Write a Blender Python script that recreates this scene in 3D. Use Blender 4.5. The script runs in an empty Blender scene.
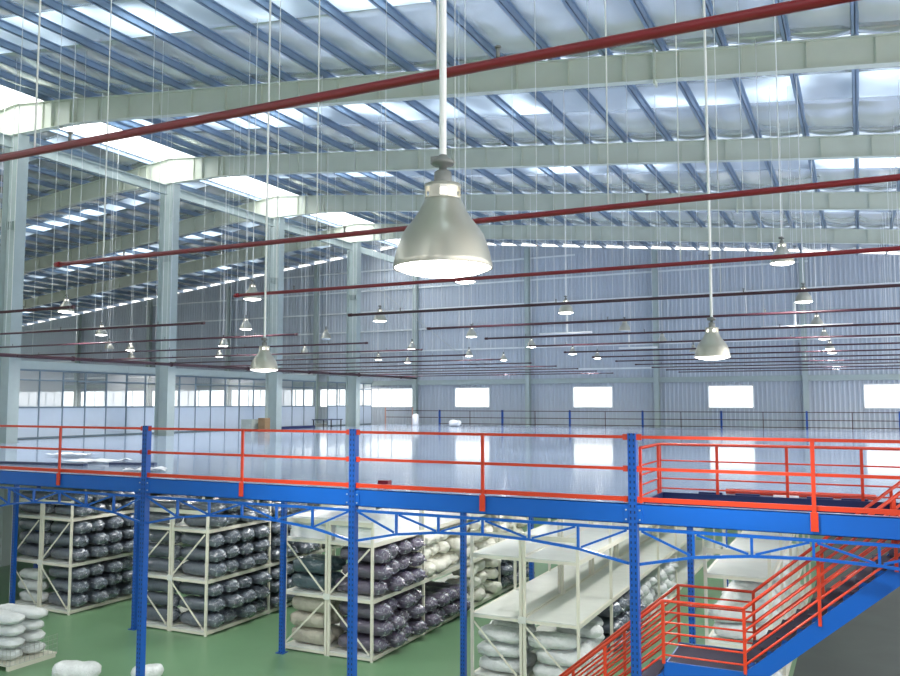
import bpy, math, random
from mathutils import Vector, Matrix, noise
R = random.Random(7)
PI = math.pi
sc = bpy.context.scene
COL = sc.collection

# ------------------------------------------------------------------ layout
HD = 5.15                       # mezzanine deck level
CAMZ = HD + 1.69
RIDGE_X, RIDGE_Z, SL = -33.0, 20.05, 0.1045
FR = [-3.3, 5.5, 14.3] + [24.3 + 9.2 * k for k in range(4)]      # portal frames along Y
YW = 61.1                       # far wall face
XR, XL = 14.0, -84.0
YS = -13.0
FY = 14.2                       # front edge of mezzanine
PX = [-31.13, -25.6, -20.07, -14.54, -9.02, -3.48, 2.05]
ORD = ['zeroth', 'first', 'second', 'third', 'fourth', 'fifth', 'sixth', 'seventh', 'eighth', 'ninth', 'tenth',
       'eleventh', 'twelfth', 'thirteenth', 'fourteenth', 'fifteenth', 'sixteenth', 'seventeenth', 'eighteenth',
       'nineteenth', 'twentieth', 'twenty-first', 'twenty-second', 'twenty-third', 'twenty-fourth', 'twenty-fifth',
       'twenty-sixth', 'twenty-seventh', 'twenty-eighth', 'twenty-ninth', 'thirtieth', 'thirty-first']


def roof_z(x):                  # top of the rafters
    return RIDGE_Z - SL * abs(x - RIDGE_X)


# ------------------------------------------------------------------ materials
def mat(name, col, rough=0.5, metal=0.0, var=0.06, vscale=3.0, bump=0.0, bscale=40.0, coat=0.0, spec=0.5):
    m = bpy.data.materials.new(name); m.use_nodes = True
    nt = m.node_tree; b = nt.nodes['Principled BSDF']
    b.inputs['Roughness'].default_value = rough; b.inputs['Metallic'].default_value = metal
    b.inputs['Coat Weight'].default_value = coat; b.inputs['Specular IOR Level'].default_value = spec
    tc = nt.nodes.new('ShaderNodeTexCoord')
    n = nt.nodes.new('ShaderNodeTexNoise'); n.inputs['Scale'].default_value = vscale; n.inputs['Detail'].default_value = 4
    nt.links.new(tc.outputs['Object'], n.inputs['Vector'])
    mx = nt.nodes.new('ShaderNodeMix'); mx.data_type = 'RGBA'
    c = Vector(col[:3])
    mx.inputs[6].default_value = (*[max(0, v * (1 - var * 2)) for v in c], 1)
    mx.inputs[7].default_value = (*[min(1, v * (1 + var * 2)) for v in c], 1)
    nt.links.new(n.outputs['Fac'], mx.inputs[0]); nt.links.new(mx.outputs[2], b.inputs['Base Color'])
    if bump:
        n2 = nt.nodes.new('ShaderNodeTexNoise'); n2.inputs['Scale'].default_value = bscale; n2.inputs['Detail'].default_value = 3
        nt.links.new(tc.outputs['Object'], n2.inputs['Vector'])
        bp = nt.nodes.new('ShaderNodeBump'); bp.inputs['Strength'].default_value = bump; bp.inputs['Distance'].default_value = 0.05
        nt.links.new(n2.outputs['Fac'], bp.inputs['Height']); nt.links.new(bp.outputs['Normal'], b.inputs['Normal'])
    return m


def emit_mat(name, col, s):
    m = bpy.data.materials.new(name); m.use_nodes = True
    nt = m.node_tree; nt.nodes.clear()
    o = nt.nodes.new('ShaderNodeOutputMaterial'); e = nt.nodes.new('ShaderNodeEmission')
    e.inputs['Color'].default_value = (*col, 1); e.inputs['Strength'].default_value = s
    nt.links.new(e.outputs[0], o.inputs[0]); return m


def sheer_mat(name, col, clear, trans, gloss=0.0, rough=0.05):
    """Mix of transparent, translucent and a little gloss: glass, plastic film, roof lights."""
    m = bpy.data.materials.new(name); m.use_nodes = True
    nt = m.node_tree; nt.nodes.clear()
    o = nt.nodes.new('ShaderNodeOutputMaterial')
    t = nt.nodes.new('ShaderNodeBsdfTransparent'); t.inputs[0].default_value = (*col, 1)
    s = nt.nodes.new('ShaderNodeBsdfTranslucent'); s.inputs[0].default_value = (*col, 1)
    a = nt.nodes.new('ShaderNodeMixShader'); a.inputs[0].default_value = trans / max(1e-6, trans + clear)
    nt.links.new(t.outputs[0], a.inputs[1]); nt.links.new(s.outputs[0], a.inputs[2])
    g = nt.nodes.new('ShaderNodeBsdfGlossy'); g.inputs['Roughness'].default_value = rough
    b = nt.nodes.new('ShaderNodeMixShader'); b.inputs[0].default_value = gloss
    nt.links.new(a.outputs[0], b.inputs[1]); nt.links.new(g.outputs[0], b.inputs[2])
    nt.links.new(b.outputs[0], o.inputs[0]); return m


M = {}
M['frame'] = mat('sage painted steel', (0.63, 0.67, 0.57), 0.45, var=0.04, vscale=1.5)
M['column'] = mat('grey green painted steel', (0.40, 0.47, 0.46), 0.5, var=0.04)
M['purlin'] = mat('galvanised purlin steel', (0.29, 0.38, 0.50), 0.38, 0.55, var=0.08, vscale=2)
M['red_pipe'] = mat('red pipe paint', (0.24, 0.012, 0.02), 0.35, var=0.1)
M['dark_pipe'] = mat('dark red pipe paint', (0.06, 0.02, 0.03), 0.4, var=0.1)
M['white_pipe'] = mat('white tube paint', (0.85, 0.86, 0.85), 0.35)
M['rail'] = mat('orange red rail paint', (0.64, 0.045, 0.012), 0.32, var=0.05, spec=0.6)
M['blue'] = mat('bright blue beam paint', (0.003, 0.10, 0.46), 0.35, var=0.05, vscale=1.2)
M['bluestair'] = M['blue']
M['shade'] = mat('spun aluminium', (0.52, 0.50, 0.43), 0.3, 0.7, var=0.03)
M['cap'] = mat('grey cast cap', (0.22, 0.23, 0.22), 0.5, 0.3)
M['lens'] = emit_mat('lit lamp lens', (1.0, 0.98, 0.94), 12)
M['bulb'] = emit_mat('lit bulb', (1.0, 0.98, 0.94), 3)
M['dead_lens'] = mat('unlit lamp lens', (0.75, 0.8, 0.85), 0.15)
M['rack'] = mat('cream rack paint', (0.74, 0.72, 0.62), 0.4, var=0.03)
M['shelf'] = mat('pale shelf board', (0.70, 0.72, 0.68), 0.55, var=0.04)
M['panel'] = mat('pale blue partition board', (0.66, 0.74, 0.84), 0.4, var=0.02)
M['mullion'] = mat('grey aluminium mullion', (0.20, 0.27, 0.33), 0.4, 0.3)
M['glass'] = sheer_mat('partition glass', (0.93, 0.97, 1.0), 0.8, 0.2, 0.07, 0.03)
M['film'] = sheer_mat('wrinkled plastic film', (0.92, 0.95, 1.0), 0.35, 0.65, 0.12, 0.15)
M['rooflight'] = sheer_mat('translucent roof sheet', (0.95, 0.98, 1.0), 0.55, 0.45)
M['rooflight2'] = sheer_mat('dusty translucent roof sheet', (0.42, 0.46, 0.50), 0.3, 0.7)
M['pane'] = sheer_mat('window pane', (0.97, 0.99, 1.0), 0.9, 0.1, 0.02)
M['tread'] = mat('dark tread plate', (0.065, 0.06, 0.09), 0.75, 0.0, spec=0.15, bump=0.1, bscale=30)
M['navy'] = mat('dark navy edge steel', (0.01, 0.02, 0.10), 0.4)
M['carton'] = mat('brown carton', (0.30, 0.19, 0.10), 0.8)
M['greybox'] = mat('grey cabinet paint', (0.42, 0.46, 0.42), 0.5)
M['white'] = mat('white plastic', (0.85, 0.86, 0.88), 0.4)
M['wire'] = mat('zinc wire', (0.55, 0.57, 0.55), 0.4, 0.6)
M['board'] = mat('dark board', (0.05, 0.07, 0.14), 0.5)
M['girt'] = mat('wall girt steel', (0.82, 0.86, 0.88), 0.4, 0.3)
M['dark'] = mat('dark gap', (0.03, 0.035, 0.04), 0.8)


def bagmat(name, col, wrap):
    m = mat(name, col, 0.42, var=0.12, vscale=4, coat=wrap)
    nt = m.node_tree; b = nt.nodes['Principled BSDF']
    b.inputs['Coat Roughness'].default_value = 0.12
    tc = [n for n in nt.nodes if n.type == 'TEX_COORD'][0]
    n2 = nt.nodes.new('ShaderNodeTexNoise'); n2.inputs['Scale'].default_value = 9; n2.inputs['Detail'].default_value = 3
    n2.inputs['Distortion'].default_value = 1.2
    nt.links.new(tc.outputs['Object'], n2.inputs['Vector'])
    bp = nt.nodes.new('ShaderNodeBump'); bp.inputs['Strength'].default_value = 0.6; bp.inputs['Distance'].default_value = 0.06
    nt.links.new(n2.outputs['Fac'], bp.inputs['Height'])
    nt.links.new(bp.outputs['Normal'], b.inputs['Normal']); nt.links.new(bp.outputs['Normal'], b.inputs['Coat Normal'])
    return m


M['b_dark'] = bagmat('slate textile in clear wrap', (0.10, 0.12, 0.155), 1.0)
M['b_purple'] = bagmat('plum grey textile in clear wrap', (0.10, 0.085, 0.13), 1.0)
M['b_teal'] = bagmat('dark teal textile in clear wrap', (0.05, 0.09, 0.11), 0.8)
M['b_cream'] = bagmat('cream textile', (0.90, 0.87, 0.74), 0.1)
M['b_beige'] = bagmat('beige textile in clear wrap', (0.50, 0.47, 0.39), 0.5)
M['b_white'] = bagmat('white polypropylene sack', (0.70, 0.73, 0.73), 0.25)


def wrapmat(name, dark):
    """Crumpled clear plastic over dark cloth: silvery glints painted into the colour by noise."""
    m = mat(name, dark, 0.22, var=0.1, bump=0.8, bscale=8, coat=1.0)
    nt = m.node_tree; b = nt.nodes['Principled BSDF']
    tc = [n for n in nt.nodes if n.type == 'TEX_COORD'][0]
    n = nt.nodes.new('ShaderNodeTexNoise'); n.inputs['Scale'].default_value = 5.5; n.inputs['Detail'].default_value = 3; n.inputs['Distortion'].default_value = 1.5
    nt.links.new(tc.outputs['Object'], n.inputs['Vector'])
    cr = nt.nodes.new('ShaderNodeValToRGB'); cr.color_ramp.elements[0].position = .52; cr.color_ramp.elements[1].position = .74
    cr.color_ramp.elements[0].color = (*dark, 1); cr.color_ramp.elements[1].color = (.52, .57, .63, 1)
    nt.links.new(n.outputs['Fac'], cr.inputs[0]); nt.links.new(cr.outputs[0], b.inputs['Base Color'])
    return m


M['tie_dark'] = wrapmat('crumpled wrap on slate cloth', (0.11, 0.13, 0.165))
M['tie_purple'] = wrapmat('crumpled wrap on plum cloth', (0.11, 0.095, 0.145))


def holes_mat():
    """Blue post steel with two rows of dark punched holes (a pattern of the post itself)."""
    m = mat('punched blue post steel', (0.005, 0.08, 0.38), 0.38, var=0.05)
    nt = m.node_tree; b = nt.nodes['Principled BSDF']
    tc = [n for n in nt.nodes if n.type == 'TEX_COORD'][0]
    sp = nt.nodes.new('ShaderNodeSeparateXYZ'); nt.links.new(tc.outputs['Object'], sp.inputs[0])

    def mth(op, a, v=None, c=None):
        n = nt.nodes.new('ShaderNodeMath'); n.operation = op
        if hasattr(a, 'links') or not isinstance(a, (int, float)): nt.links.new(a, n.inputs[0])
        else: n.inputs[0].default_value = a
        if v is not None:
            if isinstance(v, (int, float)): n.inputs[1].default_value = v
            else: nt.links.new(v, n.inputs[1])
        return n.outputs[0]
    ax = mth('ABSOLUTE', sp.outputs['X'])
    dx = mth('ABSOLUTE', mth('SUBTRACT', ax, 0.034))
    inx = mth('LESS_THAN', dx, 0.011)
    fz = mth('FRACT', mth('MULTIPLY', sp.outputs['Z'], 1 / 0.1))
    inz = mth('LESS_THAN', fz, 0.45)
    iny = mth('LESS_THAN', sp.outputs['Y'], -0.03)
    fac = mth('MULTIPLY', mth('MULTIPLY', inx, inz), iny)
    src = b.inputs['Base Color'].links[0].from_socket
    mx = nt.nodes.new('ShaderNodeMix'); mx.data_type = 'RGBA'; mx.inputs[7].default_value = (0.004, 0.015, 0.06, 1)
    nt.links.new(fac, mx.inputs[0]); nt.links.new(src, mx.inputs[6]); nt.links.new(mx.outputs[2], b.inputs['Base Color'])
    return m


M['post'] = holes_mat()


def deck_mat():
    m = mat('glossy pale blue deck board', (0.39, 0.475, 0.64), 0.14, var=0.03, vscale=0.6, spec=0.6, coat=0.3)
    nt = m.node_tree; b = nt.nodes['Principled BSDF']
    b.inputs['Coat Roughness'].default_value = 0.05
    tc = [n for n in nt.nodes if n.type == 'TEX_COORD'][0]
    br = nt.nodes.new('ShaderNodeTexBrick'); br.offset = 0.0
    br.inputs['Scale'].default_value = 1.0; br.inputs['Brick Width'].default_value = 2.76; br.inputs['Row Height'].default_value = 1.22
    br.inputs['Mortar Size'].default_value = 0.006; br.inputs['Mortar Smooth'].default_value = 0.3
    nt.links.new(tc.outputs['Object'], br.inputs['Vector'])
    src = b.inputs['Base Color'].links[0].from_socket
    mx = nt.nodes.new('ShaderNodeMix'); mx.data_type = 'RGBA'; mx.inputs[7].default_value = (0.24, 0.29, 0.40, 1)
    nt.links.new(br.outputs['Fac'], mx.inputs[0]); nt.links.new(src, mx.inputs[6]); nt.links.new(mx.outputs[2], b.inputs['Base Color'])
    n2 = nt.nodes.new('ShaderNodeTexNoise'); n2.inputs['Scale'].default_value = 0.8; n2.inputs['Detail'].default_value = 2
    nt.links.new(tc.outputs['Object'], n2.inputs['Vector'])
    bp = nt.nodes.new('ShaderNodeBump'); bp.inputs['Strength'].default_value = 0.05; bp.inputs['Distance'].default_value = 0.1
    nt.links.new(n2.outputs['Fac'], bp.inputs['Height']); nt.links.new(bp.outputs['Normal'], b.inputs['Normal'])
    return m


M['deck'] = deck_mat()


def foil_mat():
    """Reflective foil insulation under the roof sheets, with broad soft ripples."""
    m = mat('reflective roof foil', (0.84, 0.86, 0.84), 0.25, 0.62, var=0.04, vscale=0.5)
    nt = m.node_tree; b = nt.nodes['Principled BSDF']
    tc = [n for n in nt.nodes if n.type == 'TEX_COORD'][0]
    mp = nt.nodes.new('ShaderNodeMapping'); mp.inputs['Scale'].default_value = (0.14, 0.5, 1)
    nt.links.new(tc.outputs['Object'], mp.inputs[0])
    n2 = nt.nodes.new('ShaderNodeTexNoise'); n2.inputs['Scale'].default_value = 1.0; n2.inputs['Detail'].default_value = 1.2
    nt.links.new(mp.outputs[0], n2.inputs['Vector'])
    bp = nt.nodes.new('ShaderNodeBump'); bp.inputs['Strength'].default_value = 0.6; bp.inputs['Distance'].default_value = 0.5
    nt.links.new(n2.outputs['Fac'], bp.inputs['Height']); nt.links.new(bp.outputs['Normal'], b.inputs['Normal'])
    return m


def patchy_mat():
    """Translucent roof sheeting; uneven noise patches stand in for foil reflections on the stair-side slope."""
    m = sheer_mat('patchy translucent roof sheet', (0.9, 0.94, 0.97), 0.3, 0.7)
    nt = m.node_tree
    tc = nt.nodes.new('ShaderNodeTexCoord'); mp = nt.nodes.new('ShaderNodeMapping'); mp.inputs['Scale'].default_value = (0.33, 0.3, 1)
    nt.links.new(tc.outputs['Object'], mp.inputs[0])
    n = nt.nodes.new('ShaderNodeTexNoise'); n.inputs['Scale'].default_value = 1.0; n.inputs['Detail'].default_value = 2
    nt.links.new(mp.outputs[0], n.inputs['Vector'])
    cr = nt.nodes.new('ShaderNodeValToRGB'); cr.color_ramp.elements[0].position = .40; cr.color_ramp.elements[1].position = .66
    cr.color_ramp.elements[0].color = (.03, .035, .04, 1); cr.color_ramp.elements[1].color = (.42, .45, .48, 1)
    nt.links.new(n.outputs['Fac'], cr.inputs[0])
    out = [q for q in nt.nodes if q.type == 'OUTPUT_MATERIAL'][0]
    for q in nt.nodes:
        if q.type in ('BSDF_TRANSPARENT', 'BSDF_TRANSLUCENT'): nt.links.new(cr.outputs[0], q.inputs[0])
    src = out.inputs[0].links[0].from_socket
    d = nt.nodes.new('ShaderNodeBsdfDiffuse'); d.inputs[0].default_value = (.62, .66, .68, 1)
    mx = nt.nodes.new('ShaderNodeAddShader')
    nt.links.new(src, mx.inputs[0]); nt.links.new(d.outputs[0], mx.inputs[1]); nt.links.new(mx.outputs[0], out.inputs[0])
    return m


M['rooflight3'] = patchy_mat()
M['foil'] = foil_mat()
M['foil_left'] = M['foil']
M['wall'] = mat('blue grey wall cladding', (0.49, 0.54, 0.61), 0.5, var=0.03, vscale=0.3)
M['dark_floor'] = mat('dull concrete', (0.07, 0.085, 0.08), 0.75, var=0.1, vscale=0.8)
M['green'] = mat('green epoxy floor', (0.155, 0.295, 0.16), 0.3, var=0.08, vscale=0.5)


# ------------------------------------------------------------------ mesh builder
class MB:
    def __init__(s): s.v = []; s.f = []; s.sm = []

    def face(s, ids, smooth=False): s.f.append(tuple(ids)); s.sm.append(smooth)

    def box(s, x0, x1, y0, y1, z0, z1):
        b = len(s.v)
        s.v += [(x, y, z) for z in (z0, z1) for y in (y0, y1) for x in (x0, x1)]
        for q in ((0, 2, 3, 1), (4, 5, 7, 6), (0, 1, 5, 4), (2, 6, 7, 3), (0, 4, 6, 2), (1, 3, 7, 5)): s.face([b + i for i in q])
        return s

    def bar(s, p, q, w, h=None, up=(0, 0, 1)):
        """Rectangular bar from p to q, w across, h in the 'up' direction."""
        h = h or w; p = Vector(p); q = Vector(q); d = (q - p).normalized(); u = Vector(up)
        sd = d.cross(u)
        if sd.length < 1e-4: sd = d.cross(Vector((0, 1, 0)))
        sd.normalize(); u = sd.cross(d).normalized()
        b = len(s.v)
        for c in (p, q):
            for a, e in ((-1, -1), (1, -1), (1, 1), (-1, 1)): s.v.append(tuple(c + sd * a * w / 2 + u * e * h / 2))
        for i in range(4): s.face((b + i, b + (i + 1) % 4, b + 4 + (i + 1) % 4, b + 4 + i))
        s.face((b + 3, b + 2, b + 1, b)); s.face((b + 4, b + 5, b + 6, b + 7))
        return s

    def tube(s, pts, r, n=8, caps=True):
        pts = [Vector(p) for p in pts]; rings = []
        for i, p in enumerate(pts):
            d = (pts[min(i + 1, len(pts) - 1)] - pts[max(i - 1, 0)]).normalized()
            a = d.orthogonal().normalized() if abs(d.z) > .9 else d.cross(Vector((0, 0, 1))).normalized()
            c = d.cross(a); b = len(s.v); rings.append(b)
            for k in range(n):
                t = 2 * PI * k / n; s.v.append(tuple(p + (a * math.cos(t) + c * math.sin(t)) * r))
        for i in range(len(rings) - 1):
            for k in range(n):
                s.face((rings[i] + k, rings[i] + (k + 1) % n, rings[i + 1] + (k + 1) % n, rings[i + 1] + k), True)
        if caps:
            s.face([rings[0] + k for k in range(n)][::-1]); s.face([rings[-1] + k for k in range(n)])
        return s

    def lathe(s, prof, n=32, cx=0, cy=0, capb=False, capt=False):
        rings = []
        for r, z in prof:
            rings.append(len(s.v))
            for k in range(n):
                t = 2 * PI * k / n; s.v.append((cx + r * math.cos(t), cy + r * math.sin(t), z))
        for i in range(len(rings) - 1):
            for k in range(n):
                s.face((rings[i] + k, rings[i] + (k + 1) % n, rings[i + 1] + (k + 1) % n, rings[i + 1] + k), True)
        if capb: s.face([rings[0] + k for k in range(n)][::-1])
        if capt: s.face([rings[-1] + k for k in range(n)])
        return s

    def prism(s, poly, y0, y1):
        """Polygon in X-Z pushed from y0 to y1."""
        b = len(s.v); n = len(poly)
        s.v += [(x, y0, z) for x, z in poly] + [(x, y1, z) for x, z in poly]
        for i in range(n): s.face((b + i, b + (i + 1) % n, b + n + (i + 1) % n, b + n + i))
        s.face([b + i for i in range(n)][::-1]); s.face([b + n + i for i in range(n)])
        return s

    def build(s, name, m, parent=None, loc=None):
        me = bpy.data.meshes.new(name); me.from_pydata(s.v, [], s.f); me.materials.append(m)
        me.polygons.foreach_set('use_smooth', s.sm)
        import bmesh
        bm = bmesh.new(); bm.from_mesh(me); bmesh.ops.recalc_face_normals(bm, faces=bm.faces); bm.to_mesh(me); bm.free()
        o = bpy.data.objects.new(name, me); COL.objects.link(o)
        if loc: o.location = loc
        if parent: o.parent = parent
        return o


def tag(o, label, cat, group=None, kind=None):
    o['label'] = label; o['category'] = cat
    if group: o['group'] = group
    if kind: o['kind'] = kind
    return o


def thing(name, label, cat, loc=(0, 0, 0), group=None):
    o = bpy.data.objects.new(name, None); COL.objects.link(o); o.location = loc
    o.empty_display_size = 0.1
    return tag(o, label, cat, group)


def struct(name, mb, m, label=None, cat=None):
    o = mb.build(name, m); o['kind'] = 'structure'
    if label: o['label'] = label; o['category'] = cat
    return o


def dup(root, loc, label=None, group=None, rot=None, scale=None):
    r = root.copy(); COL.objects.link(r); r.location = loc
    if rot: r.rotation_euler = rot
    if scale: r.scale = scale
    if label: r['label'] = label
    if group: r['group'] = group
    for ch in root.children:
        c = ch.copy(); COL.objects.link(c); c.parent = r
        for g in ch.children:
            d = g.copy(); COL.objects.link(d); d.parent = c
    return r


# ------------------------------------------------------------------ setting
mb = MB().box(XL, -1.75, -14, YW, -0.2, 0.0)
struct('floor', mb, M['green'], 'green epoxy warehouse floor below the mezzanine', 'floor')
mb = MB().box(-1.75, XR, -14, YW, -0.2, 0.0)  # floor zone in a darker, greyer colour than the green
struct('floor', mb, M['dark_floor'], 'dull dark floor under the upper stair flight', 'floor')

# far wall: trapezoid cladding with window openings
WINX = [-27.75, -17.9, -8.05, 1.75]
WZ0, WZ1, WW = 6.53, 8.07, 1.5
WINS = [(c, 1.5) for c in WINX] + [(-37.7 - 9.83 * k, 4.6) for k in range(5)]
WINS.sort()


def clad(mb, x0, x1, zt, zb, y):
    """Trapezoid-profile cladding between x0 and x1; zt, zb are functions of x."""
    p = 0.3; n = int(math.ceil((x1 - x0) / p)); xs = []
    for i in range(n):
        for a, d in ((0, 0), (0.14, 0), (0.18, 0.045), (0.26, 0.045)): xs.append((x0 + i * p + a, d))
    xs = [(x, d) for x, d in xs if x < x1] + [(x1, 0)]
    b = len(mb.v)
    for x, d in xs: mb.v += [(x, y - d, zb(x)), (x, y - d, zt(x))]
    for i in range(len(xs) - 1): mb.face((b + 2 * i, b + 2 * i + 2, b + 2 * i + 3, b + 2 * i + 1))


mb = MB()
top = lambda x: roof_z(x) + 0.12
edges = [XL] + [v for c, hw in WINS for v in (c - hw, c + hw)] + [XR]
for i in range(len(edges) - 1):
    if i % 2 == 0: clad(mb, edges[i], edges[i + 1], top, lambda x: 0.0, YW)
    else:
        clad(mb, edges[i], edges[i + 1], top, lambda x: WZ1, YW); clad(mb, edges[i], edges[i + 1], lambda x: WZ0, lambda x: 0.0, YW)
b0 = len(mb.v)
struct('wall_far', mb, M['wall'], 'blue grey ribbed gable wall closing the far end of the hall', 'wall')
nl = 0
for i, (c, WW) in enumerate(WINS):
    t = bpy.data.objects.new('window_%d' % (i + 1), None); COL.objects.link(t); t.location = (c, YW, WZ0); t['kind'] = 'structure'
    t['label'] = ('bright rectangular window low in the ribbed wall, %s from the hall corner' % ORD[i - 4]) if WW < 2 else 'wide bright window behind the glazed partition, %s from the hall corner' % ORD[5 - i]; t['category'] = 'window'
    f = MB()
    for a in (-1, 1): f.box(a * WW - .04, a * WW + .04, -.06, .1, -.04, WZ1 - WZ0 + .04)
    f.box(-WW, WW, -.06, .1, -.04, .04).box(-WW, WW, -.06, .1, WZ1 - WZ0 - .04, WZ1 - WZ0 + .04)
    if WW > 2:
        for a in (-2.6, -1.3, 0, 1.3, 2.6): f.box(a - .05, a + .05, -.06, .02, .04, WZ1 - WZ0 - .04)
    f.build('window_frame', M['girt'], t)
    MB().box(-WW + .04, WW - .04, 0.03, 0.04, 0.04, WZ1 - WZ0 - .04).build('window_pane', M['pane'], t)

# wall girts and gable columns
GZ = [8.52, 9.4, 11.15, 12.92, 14.58, 16.4, 18.1]
for i, z in enumerate(GZ):
    half = (RIDGE_Z - z - 0.5) / SL
    xa, xb = max(XL + .1, RIDGE_X - half), min(XR - .1, RIDGE_X + half)
    mb = MB()
    if i == 0: mb.box(xa, xb, YW - .2, YW - .06, z - .19, z + .19)
    else: mb.box(xa, xb, YW - .16, YW - .06, z - .06, z + .06)
    o = mb.build('wall_girt', M['girt'] if i else M['column'])
    tag(o, 'wide steel band along the far wall just above the windows' if i == 0 else
        'thin steel girt across the far wall, %s above the window band' % ORD[i], 'wall girt', 'girts on the far wall')
for k in range(-4, 4):
    x = -32.7 + 9.83 * k
    if x > XR: continue
    mb = MB(); h = roof_z(x) - 0.06
    mb.box(x - .17, x + .17, YW - .62, YW - .58, 0, h).box(x - .02, x + .02, YW - .58, YW - .25, 0, h).box(x - .17, x + .17, YW - .25, YW - .21, 0, h)
    where = {0: 'at the hall corner under the ridge', 1: 'between the first and second windows', 2: 'between the second and third windows',
             3: 'between the third and fourth windows', 4: 'beyond the fourth window'}.get(k)
    if where is None: where = '%s to the left of the ridge' % ORD[-k]
    tag(mb.build('gable_post', M['column']), 'grey steel wall post on the far gable, ' + where, 'post', 'posts on the far wall')

# left outer wall with a long strip of windows
mb = MB().box(XL - .2, XL, 0, YW, 0, 4.2).box(XL - .2, XL, 0, YW, 10.2, roof_z(XL) + .2)
for k in range(12): mb.box(XL - .2, XL, k * 5.3, k * 5.3 + .7, 4.2, 10.2)
struct('wall_left', mb, M['wall'], 'outer wall with tall bright windows beyond the partition', 'wall')

mb = MB()
for k in range(10): mb.box(XL + k * 9.8, XL + k * 9.8 + 6.0, YS - .2, YS, 0, roof_z(XL + k * 9.8 + 3) + .2)
for (za, zb_) in ((0, 5.6), (8.6, 12)): mb.box(XL, XR, YS - .25, YS - .2, za, zb_)
struct('added_wall_near', mb, M['wall'], 'unseen end wall added behind the viewer to hold back daylight', 'wall')  # unseen wall added to cut the daylight from behind the viewer

# ------------------------------------------------------------------ roof sheets and roof lights
SK0, SK1 = -34.55, -31.25       # ridge roof light
PH = 0.24                       # purlin depth


PXR = [0.21 + 1.69 * k for k in range(-18, 9)]                   # purlin lines, stair-side slope
PXR = [SK1 + .05] + [x for x in PXR if SK1 + .5 < x < XR]
PXL = [SK0 - .05]
while PXL[-1] - 1.69 > XL: PXL.append(PXL[-1] - 1.69)


def sheet(mb, x0, x1, y0, y1, bow=0.10, lines=None):
    """Roof lining between x0 and x1: sags a little along each bay and scallops between the purlins."""
    lo, hi = min(x0, x1), max(x0, x1)
    stops = sorted([lo, hi] + [x for x in (lines or []) if lo + .2 < x < hi - .2]); xs = []
    for a, c in zip(stops, stops[1:]):
        m_ = 4 if lines else 1
        for q in range(m_): xs.append((a + (c - a) * q / m_, math.sin(PI * q / m_)))
    xs.append((hi, 0)); n = 10; nx = len(xs); b = len(mb.v)
    for i in range(n + 1):
        y = y0 + (y1 - y0) * i / n; s = math.sin(PI * i / n)
        for x, sc_ in xs: mb.v.append((x, y, roof_z(x) + PH + .02 - bow * s * sc_))
    for i in range(n):
        for q in range(nx - 1):
            a = b + i * nx + q; mb.face((a, a + 1, a + nx + 1, a + nx), True)
    b2 = len(mb.v)
    for y in (y0, y1):
        for x in (lo, hi): mb.v.append((x, y, roof_z(x) + PH + .14))
    mb.face((b2, b2 + 1, b2 + 3, b2 + 2))
    top_, e = n * nx + b, nx - 1
    mb.face((b, b2, b2 + 2, top_)); mb.face((b + e, top_ + e, b2 + 3, b2 + 1))
    mb.face([b + q for q in range(nx)] + [b2 + 1, b2]); mb.face([top_ + q for q in range(nx)] + [b2 + 3, b2 + 2])


bays = [(YS, FR[0])] + [(FR[i], FR[i + 1]) for i in range(len(FR) - 1)] + [(FR[-1], YW)]
rt, lf = MB(), MB()
for i, (y0, y1) in enumerate(bays):
    w_ = y1 - y0
    if w_ > 8:
        SR = [(.35, .85, 'rooflight2', 'thin translucent roof strip'), (3.3, 5.7, 'rooflight3', 'wide patchy roof band imitating foil glints')]  # wide band added to imitate bright reflections on the foil
        SL_ = [(.4, 1.0, 'rooflight2', 'thin translucent roof strip'), (3.9, 5.3, 'rooflight3', 'wide patchy roof band imitating foil glints')]
    else: SR = SL_ = []
    for (mbx, S, xa, xb, ln, nm_) in ((rt, SR, SK1, XR, PXR, 'stair-side'), (lf, SL_, SK0, XL, PXL, 'partition-side')):
        c = y0
        for (ya, yb, mm, lab) in S:
            sheet(mbx, xa, xb, c, y0 + ya, .16, ln); c = y0 + yb
            s = MB(); sheet(s, xa, xb, y0 + ya + .002, y0 + yb - .002, .0)
            tag(s.build('roof_light', M[mm]), '%s on the %s slope, %s bay' % (lab, nm_, ORD[i + 1]), 'roof light', 'roof lights')
        sheet(mbx, xa, xb, c, y1, .16, ln)
    s = MB(); b = 0
    zt = RIDGE_Z + PH + .12
    for (xa, xb) in ((SK0, RIDGE_X), (RIDGE_X, SK1)):
        za = zt if xa == RIDGE_X else roof_z(xa) + PH + .1; zb = zt if xb == RIDGE_X else roof_z(xb) + PH + .1
        b = len(s.v); s.v += [(xa, y0, za), (xb, y0, zb), (xb, y1, zb), (xa, y1, za)]; s.face((b, b + 1, b + 2, b + 3))
    tag(s.build('ridge_skylight', M['rooflight']), 'glowing white ridge skylight over the column row, %s bay' % ORD[i + 1], 'skylight', 'ridge skylights')
struct('ceiling', rt, M['foil'], 'silver foil roof lining of the stair-side slope', 'ceiling')
struct('ceiling', lf, M['foil_left'], 'silver foil roof lining of the partition-side slope', 'ceiling')

# ------------------------------------------------------------------ purlins
def purlin(x, side):
    mb = MB(); z = roof_z(x) + 0.006; y0, y1 = YS, YW - .1
    mb.box(x - .012, x + .012, y0, y1, z, z + PH)
    mb.box(x - .1, x + .012, y0, y1, z, z + .012)
    mb.box(x - .012, x + .1, y0, y1, z + PH - .012, z + PH)
    mb.box(x - .1, x - .088, y0, y1, z, z + .03)
    return mb.build('roof_purlin', M['purlin'])


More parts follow.
